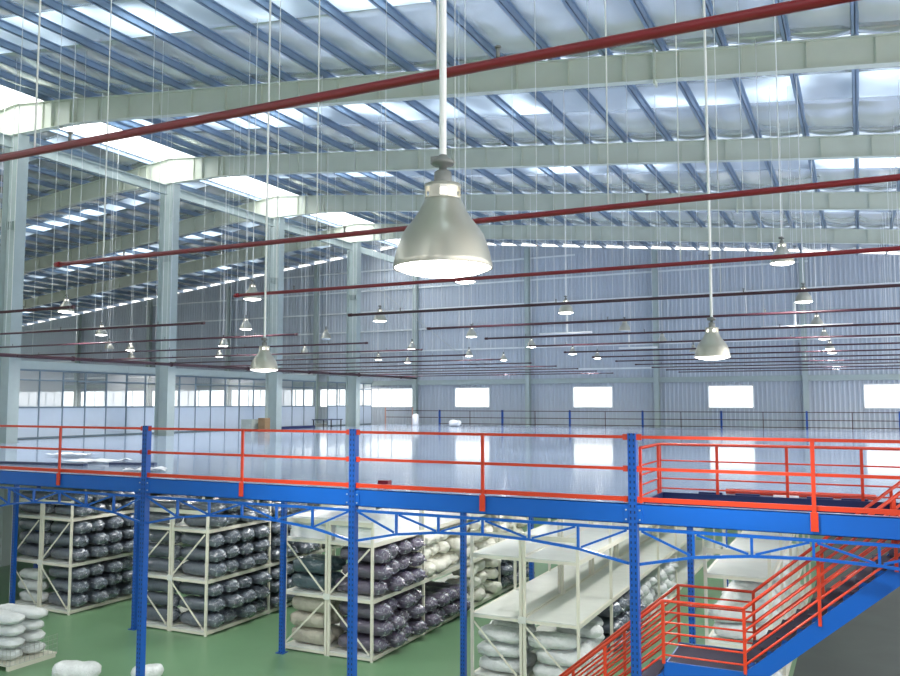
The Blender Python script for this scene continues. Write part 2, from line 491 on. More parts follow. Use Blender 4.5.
for i, x in enumerate(PXR):
    tag(purlin(x, 1), 'grey steel purlin running along the stair-side roof slope, %s down from the ridge skylight' % ORD[i + 1], 'purlin', 'purlins on the stair-side slope')
for i, x in enumerate(PXL):
    tag(purlin(x, -1), 'grey steel purlin running along the partition-side roof slope, %s down from the ridge skylight' % ORD[i + 1], 'purlin', 'purlins on the partition-side slope')

# ------------------------------------------------------------------ rafters, columns, struts
CX = -33.1


def rafter_side(mb, sgn, y):
    xe = XR - .02 if sgn > 0 else XL + .02
    pts = [CX + sgn * d for d in (0, 0.9, 3.7)]
    def bot(x):
        d = abs(x - CX)
        if d < 3.7: return 18.66 - 0.008 * d
        t = min(1, (d - 3.7) / 30); return roof_z(x) - (1.0 - 0.2 * t) + (0.035 if d < 3.8 else 0)
    xs = [CX, CX + sgn * 3.69, CX + sgn * 6, CX + sgn * 12, CX + sgn * 24, CX + sgn * 34]
    xs = [x for x in xs if abs(x - CX) < abs(xe - CX)] + [xe]
    topl = [(x, roof_z(x)) for x in xs]; botl = [(x, bot(x)) for x in xs]
    mb.prism(topl + botl[::-1], y - .012, y + .012)
    for i in range(len(xs) - 1):
        for l, dz in ((topl, -.012), (botl, .012)):
            p, q = l[i], l[i + 1]
            mb.bar((p[0], y, p[1] + dz), (q[0], y, q[1] + dz), .30, .024)
    d = 1.69
    while d < abs(xe - CX) - .2:                                   # web stiffeners
        x = CX + sgn * d; mb.box(x - .008, x + .008, y - .10, y + .10, bot(x) + .03, roof_z(x) - .03); d += 1.69
    for d in (2.3, 3.69):                                          # knee splice plates
        x = CX + sgn * d; mb.box(x - .03, x + .03, y - .16, y + .16, bot(x) - .04, roof_z(x) + .0)
    x = CX + sgn * 28.0
    if sgn > 0:
        mb.box(x - .03, x + .03, y - .17, y + .17, bot(x) - .14, roof_z(x) + .1)
        for q in range(5):
            zz = bot(x) + .1 + q * .16
            for a in (-.1, .1): mb.tube([(x - .07, y + a, zz), (x + .07, y + a, zz)], .018, 6)


wh = ['out of sight behind', 'closest overhead', 'over the first grey column', 'over the second grey column', 'over the third grey column', 'over the fourth grey column']
for i, y in enumerate(FR):
    t = thing('portal_rafter', 'pale green steel roof rafter, ' + (wh[i - 1] if i > 2 else ['rearmost, behind the viewer', 'spanning above the viewer', 'spanning the roof before the first grey column'][i]), 'rafter', (0, 0, 0), 'roof rafters')
    a = MB(); rafter_side(a, 1, y); a.build('sloping_girder', M['frame'], t)
    a = MB(); rafter_side(a, -1, y); a.build('sloping_girder', M['frame'], t)
for i, y in enumerate(FR):
    h = 18.62
    mb = MB()
    mb.box(CX - .44, CX - .415, y - .27, y + .27, 0.02, h).box(CX + .415, CX + .44, y - .27, y + .27, 0.02, h).box(CX - .415, CX + .415, y - .01, y + .01, .02, h)
    t = thing('steel_column', 'tall grey green steel column under the ridge, ' + (['farthest behind the viewer', 'beside the viewer', 'before the partition starts', 'first and widest in view, at the partition', 'second in the row along the partition', 'third in the row, by the brown carton', 'fourth and farthest of the row'][i]), 'column', (0, 0, 0), 'column row under the ridge')
    mb.build('shaft', M['column'], t)
    MB().box(CX - .48, CX + .48, y - .3, y + .3, 0, .02).build('base_plate', M['column'], t)
    for dx in (-.2, -.07, .07, .2):
        MB().box(CX + dx - .015, CX + dx + .015, y - .25, y - .012, 14.4, 14.75).build('bolted_cleat', M['column'], t)
for i in range(len(FR) - 1):
    mb = MB(); y0, y1 = FR[i] + .28, FR[i + 1] - .28
    mb.box(CX - .012, CX + .012, y0, y1, 18.0, 18.5).box(CX - .12, CX + .12, y0, y1, 18.0, 18.02).box(CX - .12, CX + .12, y0, y1, 18.48, 18.5)
    tag(mb.build('eaves_strut', M['column']), 'grey steel strut between the column tops, %s bay along the ridge' % ORD[i + 1], 'strut', 'struts between columns')
mb = MB(); mb.box(CX - .012, CX + .012, FR[-1] + .28, YW - .65, 18.0, 18.5).box(CX - .12, CX + .12, FR[-1] + .28, YW - .65, 18.0, 18.02)
tag(mb.build('eaves_strut', M['column']), 'grey steel strut from the farthest column to the gable wall', 'strut', 'struts between columns')

# ------------------------------------------------------------------ sprinkler pipes
PZ = CAMZ + 2.0


def pipe(x0, x1, y, label, m, group, drop0=True):
    t = thing('sprinkler_pipe', label, 'pipe', (0, 0, 0), group)
    MB().tube([(x0, y, PZ), (x1, y, PZ)], .031, 10).build('run', m, t)
    for xe in (x0, x1): MB().tube([(xe - .05, y, PZ), (xe + .05, y, PZ)], .04, 10).build('end_cap', m, t)
    x = x0 + .9
    while x < x1:
        MB().tube([(x, y, PZ + .031), (x, y, roof_z(x) - (.0 if min(abs(y - q) for q in FR) > .3 else 1.1))], .008, 5).build('hanger_rod', M['white_pipe'], t)
        h = MB().tube([(x + .4, y, PZ + .03), (x + .4, y, PZ + .09)], .012, 6); h.lathe([(.02, PZ + .09), (.02, PZ + .1)], 8, x + .4, y, True, True)
        h.build('sprinkler_head', M['cap'], t)
        x += 3.6
    return t


for k in range(14):
    y = 4.45 + 3.88 * k
    if k == 0: lab = 'thick red sprinkler pipe closest overhead, crossing behind the big lamp rod'
    else: lab = 'red sprinkler pipe over the deck, %s back from the closest one' % ORD[k]
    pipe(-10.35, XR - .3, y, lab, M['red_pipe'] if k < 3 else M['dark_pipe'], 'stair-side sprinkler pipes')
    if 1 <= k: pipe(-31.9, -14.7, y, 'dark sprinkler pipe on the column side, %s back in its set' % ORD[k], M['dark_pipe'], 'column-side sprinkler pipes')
t = thing('main_pipe', 'dark red main pipe running along the grey column row', 'pipe')
MB().tube([(-32.2, YS + 6, PZ + .02), (-32.2, YW - 1.2, PZ + .02)], .085, 12).build('run', M['dark_pipe'], t)
for q in range(9):
    y = 8.6 + q * 6.1; MB().tube([(-32.2, y - .06, PZ + .02), (-32.2, y + .06, PZ + .02)], .12, 12).build('coupling', M['dark_pipe'], t)
    MB().tube([(-32.2, y + 2.2, PZ + .1), (-32.2, y + 2.2, roof_z(-32.2) - .02)], .008, 5).build('hanger_rod', M['white_pipe'], t)

# ------------------------------------------------------------------ pendant lamps
def lamp_proto(lit):
    t = thing('pendant_lamp', '', 'lamp')
    prof = [(.250, 0), (.252, .004), (.246, .03), (.235, .08), (.222, .125), (.205, .17), (.182, .205), (.150, .245), (.120, .29), (.100, .335), (.092, .35)]
    inner = [(r - .006, z) for r, z in prof]
    shade = MB().lathe(prof + inner[::-1], 36).build('lamp_shade', M['shade'], t)
    n = MB()
    for k in range(6):
        a = 2 * PI * k / 6 + .5
        for q in range(3):
            a0 = a + q * .22 - .33; a1 = a0 + .22
            b = len(n.v)
            for (r) in (.092, .086):
                for (aa, z) in ((a0, .35), (a1, .35), (a1, .41), (a0, .41)): n.v.append((r * math.cos(aa), r * math.sin(aa), z))
            n.face((b, b + 1, b + 2, b + 3)); n.face((b + 7, b + 6, b + 5, b + 4))
            n.face((b, b + 3, b + 7, b + 4)); n.face((b + 1, b + 5, b + 6, b + 2))
    n.lathe([(.093, .405), (.093, .425), (.05, .43)], 24); n.lathe([(.093, .345), (.093, .357)], 24)
    neck = n.build('vented_neck', M['shade'], t)
    MB().lathe([(.042, .425), (.046, .44), (.044, .49), (.03, .50)], 20, capb=True, capt=True).build('cap', M['cap'], t)
    h = MB().lathe([(.02, .50), (.02, .525), (.055, .53), (.06, .545), (.03, .565), (.02, .58)], 16, capb=True, capt=True)
    h.box(-.06, -.02, -.02, .02, .535, .575)
    h.build('hook', M['cap'], t)
    l = MB().lathe([(.242, .004), (.2, -.016), (.12, -.032), (.03, -.038), (.001, -.038)], 32)
    l.build('lens', M['lens'] if lit else M['dead_lens'], shade)
    if lit: MB().lathe([(.001, .34), (.06, .345), (.07, .37), (.06, .4), (.001, .405)], 16).build('bulb', M['bulb'], neck)
    return t


ROD = MB().tube([(0, 0, 0), (0, 0, 1)], .019, 10)
lit_p, dead_p = lamp_proto(True), lamp_proto(False)
lt = bpy.data.lights.new('lamp_light', 'SPOT'); lt.energy = 480; lt.spot_size = 2.6; lt.spot_blend = .7; lt.shadow_soft_size = .16; lt.color = (1.0, .98, .95)
lo = bpy.data.objects.new('lamp_light', lt); COL.objects.link(lo); lo.parent = lit_p; lo.location = (0, 0, -.09)
rod_l = ROD.build('rod', M['white_pipe'], lit_p); rod_d = ROD.build('rod', M['white_pipe'], dead_p)
used = {True: False, False: False}


def put_lamp(x, y, z, label, lit=True, thin=True):
    p = lit_p if lit else dead_p
    if not used[lit]: used[lit] = True; t = p; t.location = (x, y, z); t['label'] = label; t['group'] = 'high-bay pendants'
    else: t = dup(p, (x, y, z), label, 'high-bay pendants')
    rod = [c for c in t.children if c.name.startswith('rod')][0]
    near = min(abs(y - q) for q in FR)
    L = roof_z(x) - .02 - (1.05 if near < .3 else 0) - z - .575
    rod.location = (0, 0, .575); rod.scale = (1 if not thin else .62, 1 if not thin else .62, L)
    return t


put_lamp(-1.86, 3.74, CAMZ + .675, 'big silver bell pendant lamp hanging closest on a thick white rod', True, False)
put_lamp(-1.87, 12.4, CAMZ + .655, 'silver bell pendant on a white rod, low above the stair guard rail', True, False)
put_lamp(-9.6, 12.1, CAMZ + .60, 'silver bell pendant hanging in front of the third grey column', True, False)
for (x, y, lab) in ((-9.4, 4.0, 'on the column side of the big lamp'), (-17.0, 4.0, 'two places over from the big lamp'), (5.4, 4.0, 'past the big lamp on the open side'), (5.4, 12.7, 'beyond the stair top'),
                    (-1.9, -4.0, 'behind the viewer over the stair line'), (-9.4, -4.0, 'behind the viewer, second in the row'), (-17, -4.0, 'behind the viewer, third in the row')):
    put_lamp(x, y, CAMZ + .66, 'unseen silver bell pendant added ' + lab, True, False)  # unseen lamps added to light the hall from the viewer's side
LX = [(-1.4, 'lamp line over the stairs'), (-8.7, 'lamp line next to the stair line'), (-15.7, 'middle lamp line of the hall'),
      (-22.3, 'lamp line next but one to the columns'), (-29.9, 'lamp line beside the column row'), (-37.2, 'lamp line over the partition'), (-43.9, 'lamp line beyond the partition')]
grid = {0: [19.2, 26.9, 35.4, 42.9, 51.0, 55.2], 1: [18.75, 26.7, 34.5, 41.9, 50.6], 2: [19.2, 26.4, 34.5, 42.2, 49.4, 54.8],
        3: [19.2, 26.9, 32.6, 41.0, 48.6, 54.4], 4: [26.4, 34.3, 41.5, 50.1, 54.3], 5: [33.4, 34.9, 42.3, 58.3], 6: [41.3]}
dead = {(1, 2), (1, 3), (1, 4), (3, 2), (5, 0)}
for c, ys in grid.items():
    for j, y in enumerate(ys):
        lit = (c, j) not in dead
        x = LX[c][0] + (0.9 if (c, j) == (3, 0) else 0)
        z = CAMZ + 3.0
        if (c, j) == (3, 0): x = -23.4
        put_lamp(x, y, z, ('glowing ' if lit else 'unlit ') + 'bell pendant, %s back in the %s' % (ORD[j + 1], LX[c][1]), lit)

# inverted tee conduits
for (x, y, x0, x1, z, lab) in ((-9.09, 28.0, -10.1, -8.2, 9.28, 'white inverted-tee conduit hanging mid hall below a glowing pendant'),
                               (-1.71, 27.8, -2.7, -.1, 9.2, 'white inverted-tee conduit hanging in the stair-side lamp line'),
                               (-8.8, 35.6, -9.25, -7.6, 9.2, 'small white inverted-tee conduit beside an unlit pendant')):
    t = thing('conduit_drop', lab, 'conduit', (0, 0, 0), 'hanging white conduits')
    MB().tube([(x, y, z), (x, y, z + .75)], .038, 8).build('drop_tube', M['white_pipe'], t)
    MB().tube([(x0, y, z), (x1, y, z)], .038, 8).build('cross_tube', M['white_pipe'], t)
    MB().tube([(x, y, z + .75), (x, y, roof_z(x))], .006, 5).build('hanger_rod', M['white_pipe'], t)
mb = MB().tube([(-30.2, 50, 15), (-27.2, YW - .2, 9.6)], .02, 6)
tag(mb.build('brace_cable', M['wire']), 'thin diagonal brace cable near the far hall corner', 'cable')

# ------------------------------------------------------------------ glazed partition
XP = -35.6
segs = [(FR[2] + 3, FR[3] - .5, 'before the second column', False), (FR[3] - .5 + .02, FR[4] - .3, 'between the first two grey columns', True), (FR[4] - .28, FR[5] - .3, 'between the second and third grey columns', False), (FR[5] - .28, 50.75, 'just beyond the third grey column', False),
        (52.35, 58.6, 'at the far end past the doorway', False)]
for (y0, y1, lab, film) in segs:
    t = thing('glazed_partition', 'white panelled glazed partition ' + lab, 'partition', (0, 0, 0), 'glazed partition runs')
    n = max(1, round((y1 - y0) / 1.385)); w = (y1 - y0) / n
    fr = MB()
    for i in range(n + 1):
        y = y0 + i * w; a = .035
        fr.box(XP - .04, XP + .04, max(y0, y - a), min(y1, y + a), HD, 8.42)
    for (z, h) in ((HD + .04, .04), (6.64, .035), (7.95, .03), (8.42, .04)): fr.box(XP - .039, XP + .039, y0, y1, z - h, z + h)
    fr.build('frame', M['mullion'], t)
    MB().box(XP - .1, XP + .12, y0, y1, 8.47, 8.85).build('head_beam', M['column'], t)
    for i in range(n):
        a, b = y0 + i * w + .036, y0 + (i + 1) * w - .036
        MB().box(XP - .02, XP + .02, a, b, HD + .081, 6.604).build('board', M['panel'], t)
        mm = M['film'] if (film and i in (2, 3, 6)) or (i % 5 == 3) else M['glass']
        g = MB(); nn = 5 if mm is M['film'] else 1
        for (za, zb) in ((6.676, 7.919), (7.981, 8.379)):
            b0 = len(g.v)
            for q in range(nn + 1):
                for r in range(nn + 1):
                    off = .05 * noise.noise(Vector((q * .9 + i * 3.3, r * .9, y0))) if nn > 1 and 0 < q < nn and 0 < r < nn else 0
                    g.v.append((XP + off, a + (b - a) * q / nn, za + (zb - za) * r / nn))
            for q in range(nn):
                for r in range(nn):
                    k0 = b0 + q * (nn + 1) + r; g.face((k0, k0 + 1, k0 + nn + 2, k0 + nn + 1), nn > 1)
        g.build('pane', mm, t)

# ------------------------------------------------------------------ mezzanine deck
SX0, SX1, SY0, SY1 = -3.36, 1.5, 14.42, 15.9        # stair opening
DY1 = 59.6
XD0 = -35.0
zt, zb = HD, HD - .06


def slab(xs, ys, keep, z0, z1):
    """One welded slab over the kept cells of a grid, with its rim faces."""
    mb = MB(); ids = {}

    def vid(i, j, t):
        if (i, j, t) not in ids: ids[(i, j, t)] = len(mb.v); mb.v.append((xs[i], ys[j], z1 if t else z0))
        return ids[(i, j, t)]
    K = lambda i, j: 0 <= i < len(xs) - 1 and 0 <= j < len(ys) - 1 and keep((xs[i] + xs[i + 1]) / 2, (ys[j] + ys[j + 1]) / 2)
    for i in range(len(xs) - 1):
        for j in range(len(ys) - 1):
            if not K(i, j): continue
            mb.face((vid(i, j, 1), vid(i + 1, j, 1), vid(i + 1, j + 1, 1), vid(i, j + 1, 1)))
            mb.face((vid(i, j, 0), vid(i, j + 1, 0), vid(i + 1, j + 1, 0), vid(i + 1, j, 0)))
            for (di, dj, a, b) in ((-1, 0, (i, j), (i, j + 1)), (1, 0, (i + 1, j), (i + 1, j + 1)), (0, -1, (i, j), (i + 1, j)), (0, 1, (i, j + 1), (i + 1, j + 1))):
                if not K(i + di, j + dj): mb.face((vid(*a, 0), vid(*b, 0), vid(*b, 1), vid(*a, 1)))
    return mb


ysd = sorted([FY + .1, SY0, SY1, DY1] + [q + d for q in FR for d in (-.4, .4) if q + d > FY + .1])
mb = slab([XD0, -33.75, -32.5, SX0, SX1, XR - .1], ysd,
          lambda x, y: not (SX0 < x < SX1 and SY0 < y < SY1) and not (-33.75 < x < -32.5 and any(abs(y - q) < .4 for q in FR)), zb, zt)
tag(mb.build('mezzanine_deck', M['deck']), 'wide glossy pale blue mezzanine deck reflecting the windows', 'deck')
mb = MB().box(XP - 40, XD0 - .02, 20, DY1, HD - .3, HD - .02)
struct('floor', mb, M['dark_floor'], 'pale floor beyond the glazed partition', 'floor')

allx = PX + [7.58]
for i in range(len(allx) - 1):
    x0, x1 = allx[i] + .071, allx[i + 1] - .071
    b = MB().box(x0, x1, FY - .04, FY - .028, 4.83, HD + .01).box(x0, x1, FY - .04, FY + .04, HD - .002, HD + .01).box(x0, x1, FY - .04, FY + .04, 4.83, 4.842)
    where = {0: '', 1: 'two bays before the first perforated post', 2: 'in the bay before the first perforated post', 3: 'between the first and second perforated posts',
             4: 'between the second and third perforated posts', 5: 'over the upper stair flight', 6: 'past the stair top'}[i]
    if i == 0: where = 'farthest along towards the column row'
    t = thing('edge_beam', 'bright blue mezzanine edge beam ' + where, 'beam', (0, 0, 0), 'front edge beams')
    ch = b.build('channel', M['blue'], t)
    for xx in (x0, x1 - .09): MB().box(xx, xx + .09, FY - .055, FY - .041, 4.86, HD - .03).build('end_plate', M['blue'], t)
    for xx in (x0 + .045, x1 - .045):
        for zz in (4.9, 5.06): MB().tube([(xx, FY - .07, zz), (xx, FY - .055, zz)], .014, 6).build('bolt', M['wire'], ch)
    # truss brace below
    L = x1 - x0
    tz = 4.745; t2 = thing('truss_brace', 'slim blue arched lattice brace ' + where.replace('row', 'line'), 'truss', (0, 0, 0), 'lattice braces under the edge beams')
    P = lambda s, z: (x0 + L * s, FY, z)
    bz = [4.165, 4.345, 4.435, 4.465, 4.435, 4.345, 4.165]
    MB().bar(P(0.003, tz), P(.997, tz), .05, .05).build('top_chord', M['blue'], t2)
    bc = MB()
    for j in range(6): bc.bar(P(max(.003, j / 6), bz[j]), P(min(.997, (j + 1) / 6), bz[j + 1]), .05, .045)
    bc.build('bottom_chord', M['blue'], t2)
    for j in range(1, 6): MB().bar(P(j / 6, bz[j] + .024), P(j / 6, tz - .026), .04, .05, (0, 1, 0)).build('upright_web', M['blue'], t2)
    for (a, za, c, zc) in ((.01, 4.71, 1 / 6 - .01, bz[1] + .03), (1 / 6 + .01, 4.71, 2 / 6 - .01, bz[2] + .03), (2 / 6 + .01, bz[2] + .03, .49, 4.71), (.51, 4.71, 4 / 6 - .01, bz[4] + .03), (4 / 6 + .01, bz[4] + .03, 5 / 6 - .01, 4.71), (5 / 6 + .01, bz[5] + .03, .99, 4.71)):
        MB().bar(P(a, za), P(c, zc), .035, .035).build('diagonal_web', M['blue'], t2)
    # guard rail of the bay
    g = thing('guard_rail', 'orange red front guard rail ' + where, 'railing', (0, 0, 0), 'front guard rails')
    rails = []
    for (z, h, nm) in ((6.272, .05, 'top_rail'), (5.742, .05, 'mid_rail'), (5.235, .075, 'toe_rail')):
        rails.append(MB().box(x0, x1, FY - .028, FY + .022, z - h / 2, z + h / 2).build(nm, M['rail'], g))
    xm = (x0 + x1) / 2 + .03
    rp = MB().box(xm - .03, xm + .03, FY - .075, FY - .045, 4.9, 6.3).build('rail_post', M['rail'], g)
    br = MB().box(xm - .055, xm + .055, FY - .087, FY - .076, 4.89, 5.18)
    br.build('fixing_plate', M['rail'], rp)
    for rl, z in zip(rails, (6.272, 5.742, 5.235)):
        for xx in (x0, x1 - .09): MB().box(xx, xx + .09, FY - .034, FY - .029, z - .05, z + .05).build('end_bracket', M['rail'], rl)


def post(x, y, top, label, w=.14, plate=True, m='post'):
    t = thing('mezzanine_post', label, 'post', (x, y, 0), 'blue mezzanine posts')
    sh = MB().box(-w / 2, w / 2, -w / 2, w / 2, .015, top).build('shaft', M[m], t)
    MB().box(-w, w, -w, w, 0, .015).build('foot_plate', M[m], sh)
    return t


nm = ['farthest along the front row by the columns', 'second along the front row by the columns', 'one bay before the rack of grey bales', 'tall perforated, before the rack of grey bales', 'tall perforated, before the rack of plum bales', 'tall perforated, crossing the lower stair flight', 'at the stair top']
for i, x in enumerate(PX): post(x, FY, 6.335, 'blue post of the front row, ' + nm[i])
for j, y in enumerate((19.3, 24.5, 29.6)):
    for i, x in enumerate(PX):
        xx = x
        if j > 0 and i in (2, 3): continue
        if i == 1: xx = x
        if i == 4 and j > 0: xx = -9.16
        if i == 6: xx = 2.05
        if j > 0 and i == 1: continue
        post(xx, y, zb - .002, 'dark blue post under the deck, %s row back, %s along from the columns' % (ORD[j + 2], ORD[i + 1]), .125)

# rear guard rail along the far edge
RX = [-29.0 + 5.3 * k - .35 for k in range(8)]
RX = [-29.95 + 5.36 * k for k in range(8)]
for i in range(len(RX)):
    t = post(RX[i], DY1 + .075, 6.33, 'small blue post on the far deck edge, %s from the hall corner' % ORD[i + 1], .13)
    if i < len(RX) - 1:
        g = thing('guard_rail', 'thin dark guard rail by the far windows, %s span from the hall corner' % ORD[i + 1], 'railing', (0, 0, 0), 'far guard rails')
        x0, x1 = RX[i] + .02, RX[i + 1] - .02
        for (z, nm_) in ((6.25, 'top_rail'), (5.73, 'mid_rail'), (5.26, 'toe_rail')): MB().box(x0, x1, DY1 - .07, DY1 - .03, z - .025, z + .025).build(nm_, M['dark_pipe'], g)
        MB().box((x0 + x1) / 2 - .025, (x0 + x1) / 2 + .025, DY1 - .029, DY1 - .004, HD + .005, 6.27).build('rail_post', M['dark_pipe'], g)
mb = MB(); t = thing('guard_rail', 'pinkish guard rail closing the deck at the hall corner', 'railing', (0, 0, 0), 'far guard rails')
for (z, nm_) in ((6.25, 'top_rail'), (5.73, 'mid_rail')): MB().box(-34.9, RX[0] - .08, DY1 - .07, DY1 - .03, z - .025, z + .025).build(nm_, M['dark_pipe'], t)
for x in (-34.8, -32.3): MB().box(x - .04, x + .04, DY1 - .155, DY1 - .075, HD + .005, 6.5).build('rail_post', mat('salmon post paint', (.55, .30, .24), .5), t)

# ------------------------------------------------------------------ stairs
LX0, LX1, LZ = -3.08, -1.79, 2.55
SYA, SYB = 14.5, 15.75
UX1 = LX1 + 13 * .235


def flight(x0, z0, nsteps, label):
    rise, run = .2, .235
    t = thing('stair_flight', label, 'stairs')
    x1, z1 = x0 + nsteps * run, z0 + nsteps * rise
    k = rise / run
    for y in (SYA, SYB):
        s = MB()
        zend = min(z1, HD - .07)
        poly = [(x0 + .0, z0 + .03), (x1, z1 + .03 - .0), (x1, z1 - .33), (x0 + .3, z0 - .33 + .3 * k), (x0, z0 - .30 if z0 > .5 else .01)]
        if z0 < .5: poly = [(x0, .23), (x1 - .02, z1 - .02), (x1 - .02, z1 - .33), (x0 + .3, .01), (x0, .01)]
        else: poly = [(x0 + .02, z0 + .03), (x1 - .12, z1 - .08), (x1 - .0, z1 - .10), (x1, z1 - .35), (x0 + .02, z0 - .30)]
        s.prism(poly, y - .02, y + .02); s.build('stringer', M['bluestair'], t)
    for i in range(nsteps - (1 if z0 > .5 else 1)):
        a = x0 + i * run; z = z0 + (i + 1) * rise
        MB().box(a, a + run + .03, SYA + .021, SYB - .021, z - .04, z).build('tread', M['tread'], t)
    return t


flight(LX1, LZ, 13, 'upper stair flight rising from the landing to the deck')
flight(LX0 - 12 * .2625 * .895, 0.0, 12, 'lower stair flight rising from the floor to the landing')
t = thing('stair_landing', 'mid-height stair landing with dark plate floor and blue edge', 'landing')
f = MB().box(LX0, LX1, SYA - .02, SYA + .02, LZ - .27, LZ + .0).box(LX0, LX1, SYB - .02, SYB + .02, LZ - .27, LZ).box(LX0, LX0 + .04, SYA + .021, SYB - .021, LZ - .27, LZ - .04).box(LX1 - .04, LX1, SYA + .021, SYB - .021, LZ - .27, LZ - .04)
f.build('edge_frame', M['bluestair'], t)
MB().box(LX0 + .05, LX1 - .05, SYA + .021, SYB - .021, LZ - .035, LZ - .005).build('floor_plate', M['tread'], t)
for x in (LX0 + .1, LX1 - .1):
    for y in (SYA + .08, SYB - .08): MB().box(x - .05, x + .05, y - .05, y + .05, 0, LZ - .271).build('leg', M['blue'], t)


def stair_rail(y, label, grp):
    """Handrail with five rails along lower flight, landing and upper flight on one side."""
    t = thing('stair_rail', label, 'railing', (0, 0, 0), grp)
    k = .2 / .235
    xl = LX0 - 3.0
    H = 1.0
    def path(h):
        # level on the landing, sloped along the flights
        return [(xl, y, LZ + h - k * (LX0 - xl)), (LX0, y, LZ + h), (LX1, y, LZ + h), (UX1 + .05, y, LZ + h + k * (UX1 + .05 - LX1))]
    MB().tube(path(H), .028, 10).build('handrail', M['rail'], t)
    for h in (.82, .65, .48, .31, .12):
        MB().tube(path(h), .019, 8).build('bar', M['rail'], t)
    for x in (xl + .02, xl + 1.0, xl + 2.0, LX0, LX1, LX1 + 1.12, LX1 + 2.2, UX1):
        zb_ = LZ + (0 if LX0 <= x <= LX1 else (k * (x - LX1) if x > LX1 else -k * (LX0 - x)))
        MB().box(x - .025, x + .025, y - .022, y + .022, zb_ - .02 if LX0 <= x <= LX1 else zb_ - .1, zb_ + H - .01).build('post', M['rail'], t)


stair_rail(SYA - .045, 'orange red stair handrail on the open outer side of both flights', 'stair handrails')
stair_rail(SYB + .045, 'orange red stair handrail on the rack side of both flights', 'stair handrails')

# guard around the stair opening on the deck
g = thing('stairwell_guard', 'red guard rail around the stair opening in the deck', 'railing')
gy, gx = SY1 + .04, SX0 - .04
T = HD + .93
MB().tube([(gx, SY0 - .02, T), (gx, gy, T), (6.2, gy, T)], .028, 10).build('handrail', M['rail'], g)
for h in (.12, .3, .47, .63):
    MB().tube([(gx, SY0 - .02, HD + h), (gx, gy, HD + h), (6.2, gy, HD + h)], .015, 8).build('bar', M['rail'], g)
for x in (gx, -2.37, -1.19, -.01, 1.17, 2.35, 3.53): MB().box(x - .025, x + .025, gy - .022, gy + .022, HD + .002, T).build('post', M['rail'], g)
MB().box(gx - .022, gx + .022, SY0 - .04, SY0 + .01, HD + .002, T).build('post', M['rail'], g)
MB().box(gx - .022, gx + .022, gy - .16, gy - .11, HD + .002, T).build('post', M['rail'], g)
e = thing('opening_trim', 'dark navy steel trim along the far edge of the stair opening', 'edge trim')
MB().box(SX0, SX1, SY1 - .03, SY1 - .005, HD - .3, HD + .05).build('trim_plate', M['navy'], e)
MB().box(SX0 + .002, SX0 + .03, SY0, SY1 - .04, HD - .3, HD + .05).build('trim_plate', M['navy'], e)
for j, x in enumerate((-2.75, -2.1, -1.45, -.9, -.35)):
    o = MB().bar((x, SY1 + .32, HD + .025), (x + .42, SY1 + .34, HD + .025), .09, .05).build('steel_offcut', M['navy'] if j != 2 else M['white'])
    tag(o, ('dark' if j != 2 else 'white') + ' steel offcut lying behind the stair opening, %s from its column-side end' % ORD[j + 1], 'offcut', 'offcuts by the stair opening')
o = MB().tube([(-2.3, SY1 + .6, HD + .055), (.2, SY1 + .62, HD + .055)], .05, 8).build('loose_pipe', M['rail'])
tag(o, 'red tube lying on the deck behind the stairwell guard', 'tube')

# ------------------------------------------------------------------ racks
RY = 19.58; BL = 2.93; LV = (0.12, 1.6, 3.07)
RK = {'Z': (-26.15, -24.68, -23.23), 'A': (-20.43, -18.94, -17.5), 'B': (-14.74, -13.26, -11.8), 'C': (-8.97, -7.57, -6.12), 'D': (-3.27, -1.83, -.4)}
RN = {'Z': 'rack behind the wire pallet', 'A': 'rack behind the first perforated post', 'B': 'rack behind the second perforated post', 'C': 'empty-shelved rack', 'D': 'rack behind the stair landing'}


def rack(key, run, nb, tops=True, brace=None, lvl=(0, 1, 2)):
    a, b = (RK[key][0], RK[key][1]) if run == 0 else (RK[key][1], RK[key][2])
    a += .012; b -= .012
    side = 'column-side' if run == 0 else 'stair-side'
    t = thing('storage_rack', 'cream steel shelving run, %s half of the %s' % (side, RN[key]), 'rack', (0, 0, 0), 'shelving runs under the deck')
    u = .07
    for i in range(nb + 1):
        y = RY + i * BL
        for x in (a, b):
            x0 = x if x == a else x - u
            MB().box(x0, x0 + u, y, y + .06, 0, 3.66).build('upright', M['rack'], t)
    for i in range(nb):
        y0, y1 = RY + i * BL + .061, RY + (i + 1) * BL - .001
        for l in lvl:
            z = LV[l]
            s = MB().box(a + u + .002, b - u - .002, y0 - .05, y1 + .05, z - .015, z + .012)
            s.build('shelf', M['shelf'], t)
            for x0 in (a + .004, b - u + .004): MB().box(x0, x0 + u - .008, y0, y1, z - .09, z + .012).build('long_beam', M['rack'], t)
    # end frame: cross beams and diagonals on the face and at each frame
    for i in (0, nb):
        y = RY + i * BL
        for z in LV + (3.6,): MB().box(a + u + .001, b - u - .001, y + .004, y + .05, z - .085, z - .02 if z < 3.5 else z + .03).build('end_beam', M['rack'], t)
        if i == 0 and brace:
            for (x0, z0, x1, z1) in brace:
                xa, xb = a + u + (b - a - 2 * u) * x0, a + u + (b - a - 2 * u) * x1
                MB().bar((xa, y - .012, z0), (xb, y - .012, z1), .045, .02, (0, 1, 0)).build('diagonal_brace', M['rack'], t)
    if run == 0:
        MB().box(b - .09, b + .11, RY - .03, RY - .004, LV[1] - .1, LV[1] + .06).build('gusset_plate', M['shelf'], t)
    return t


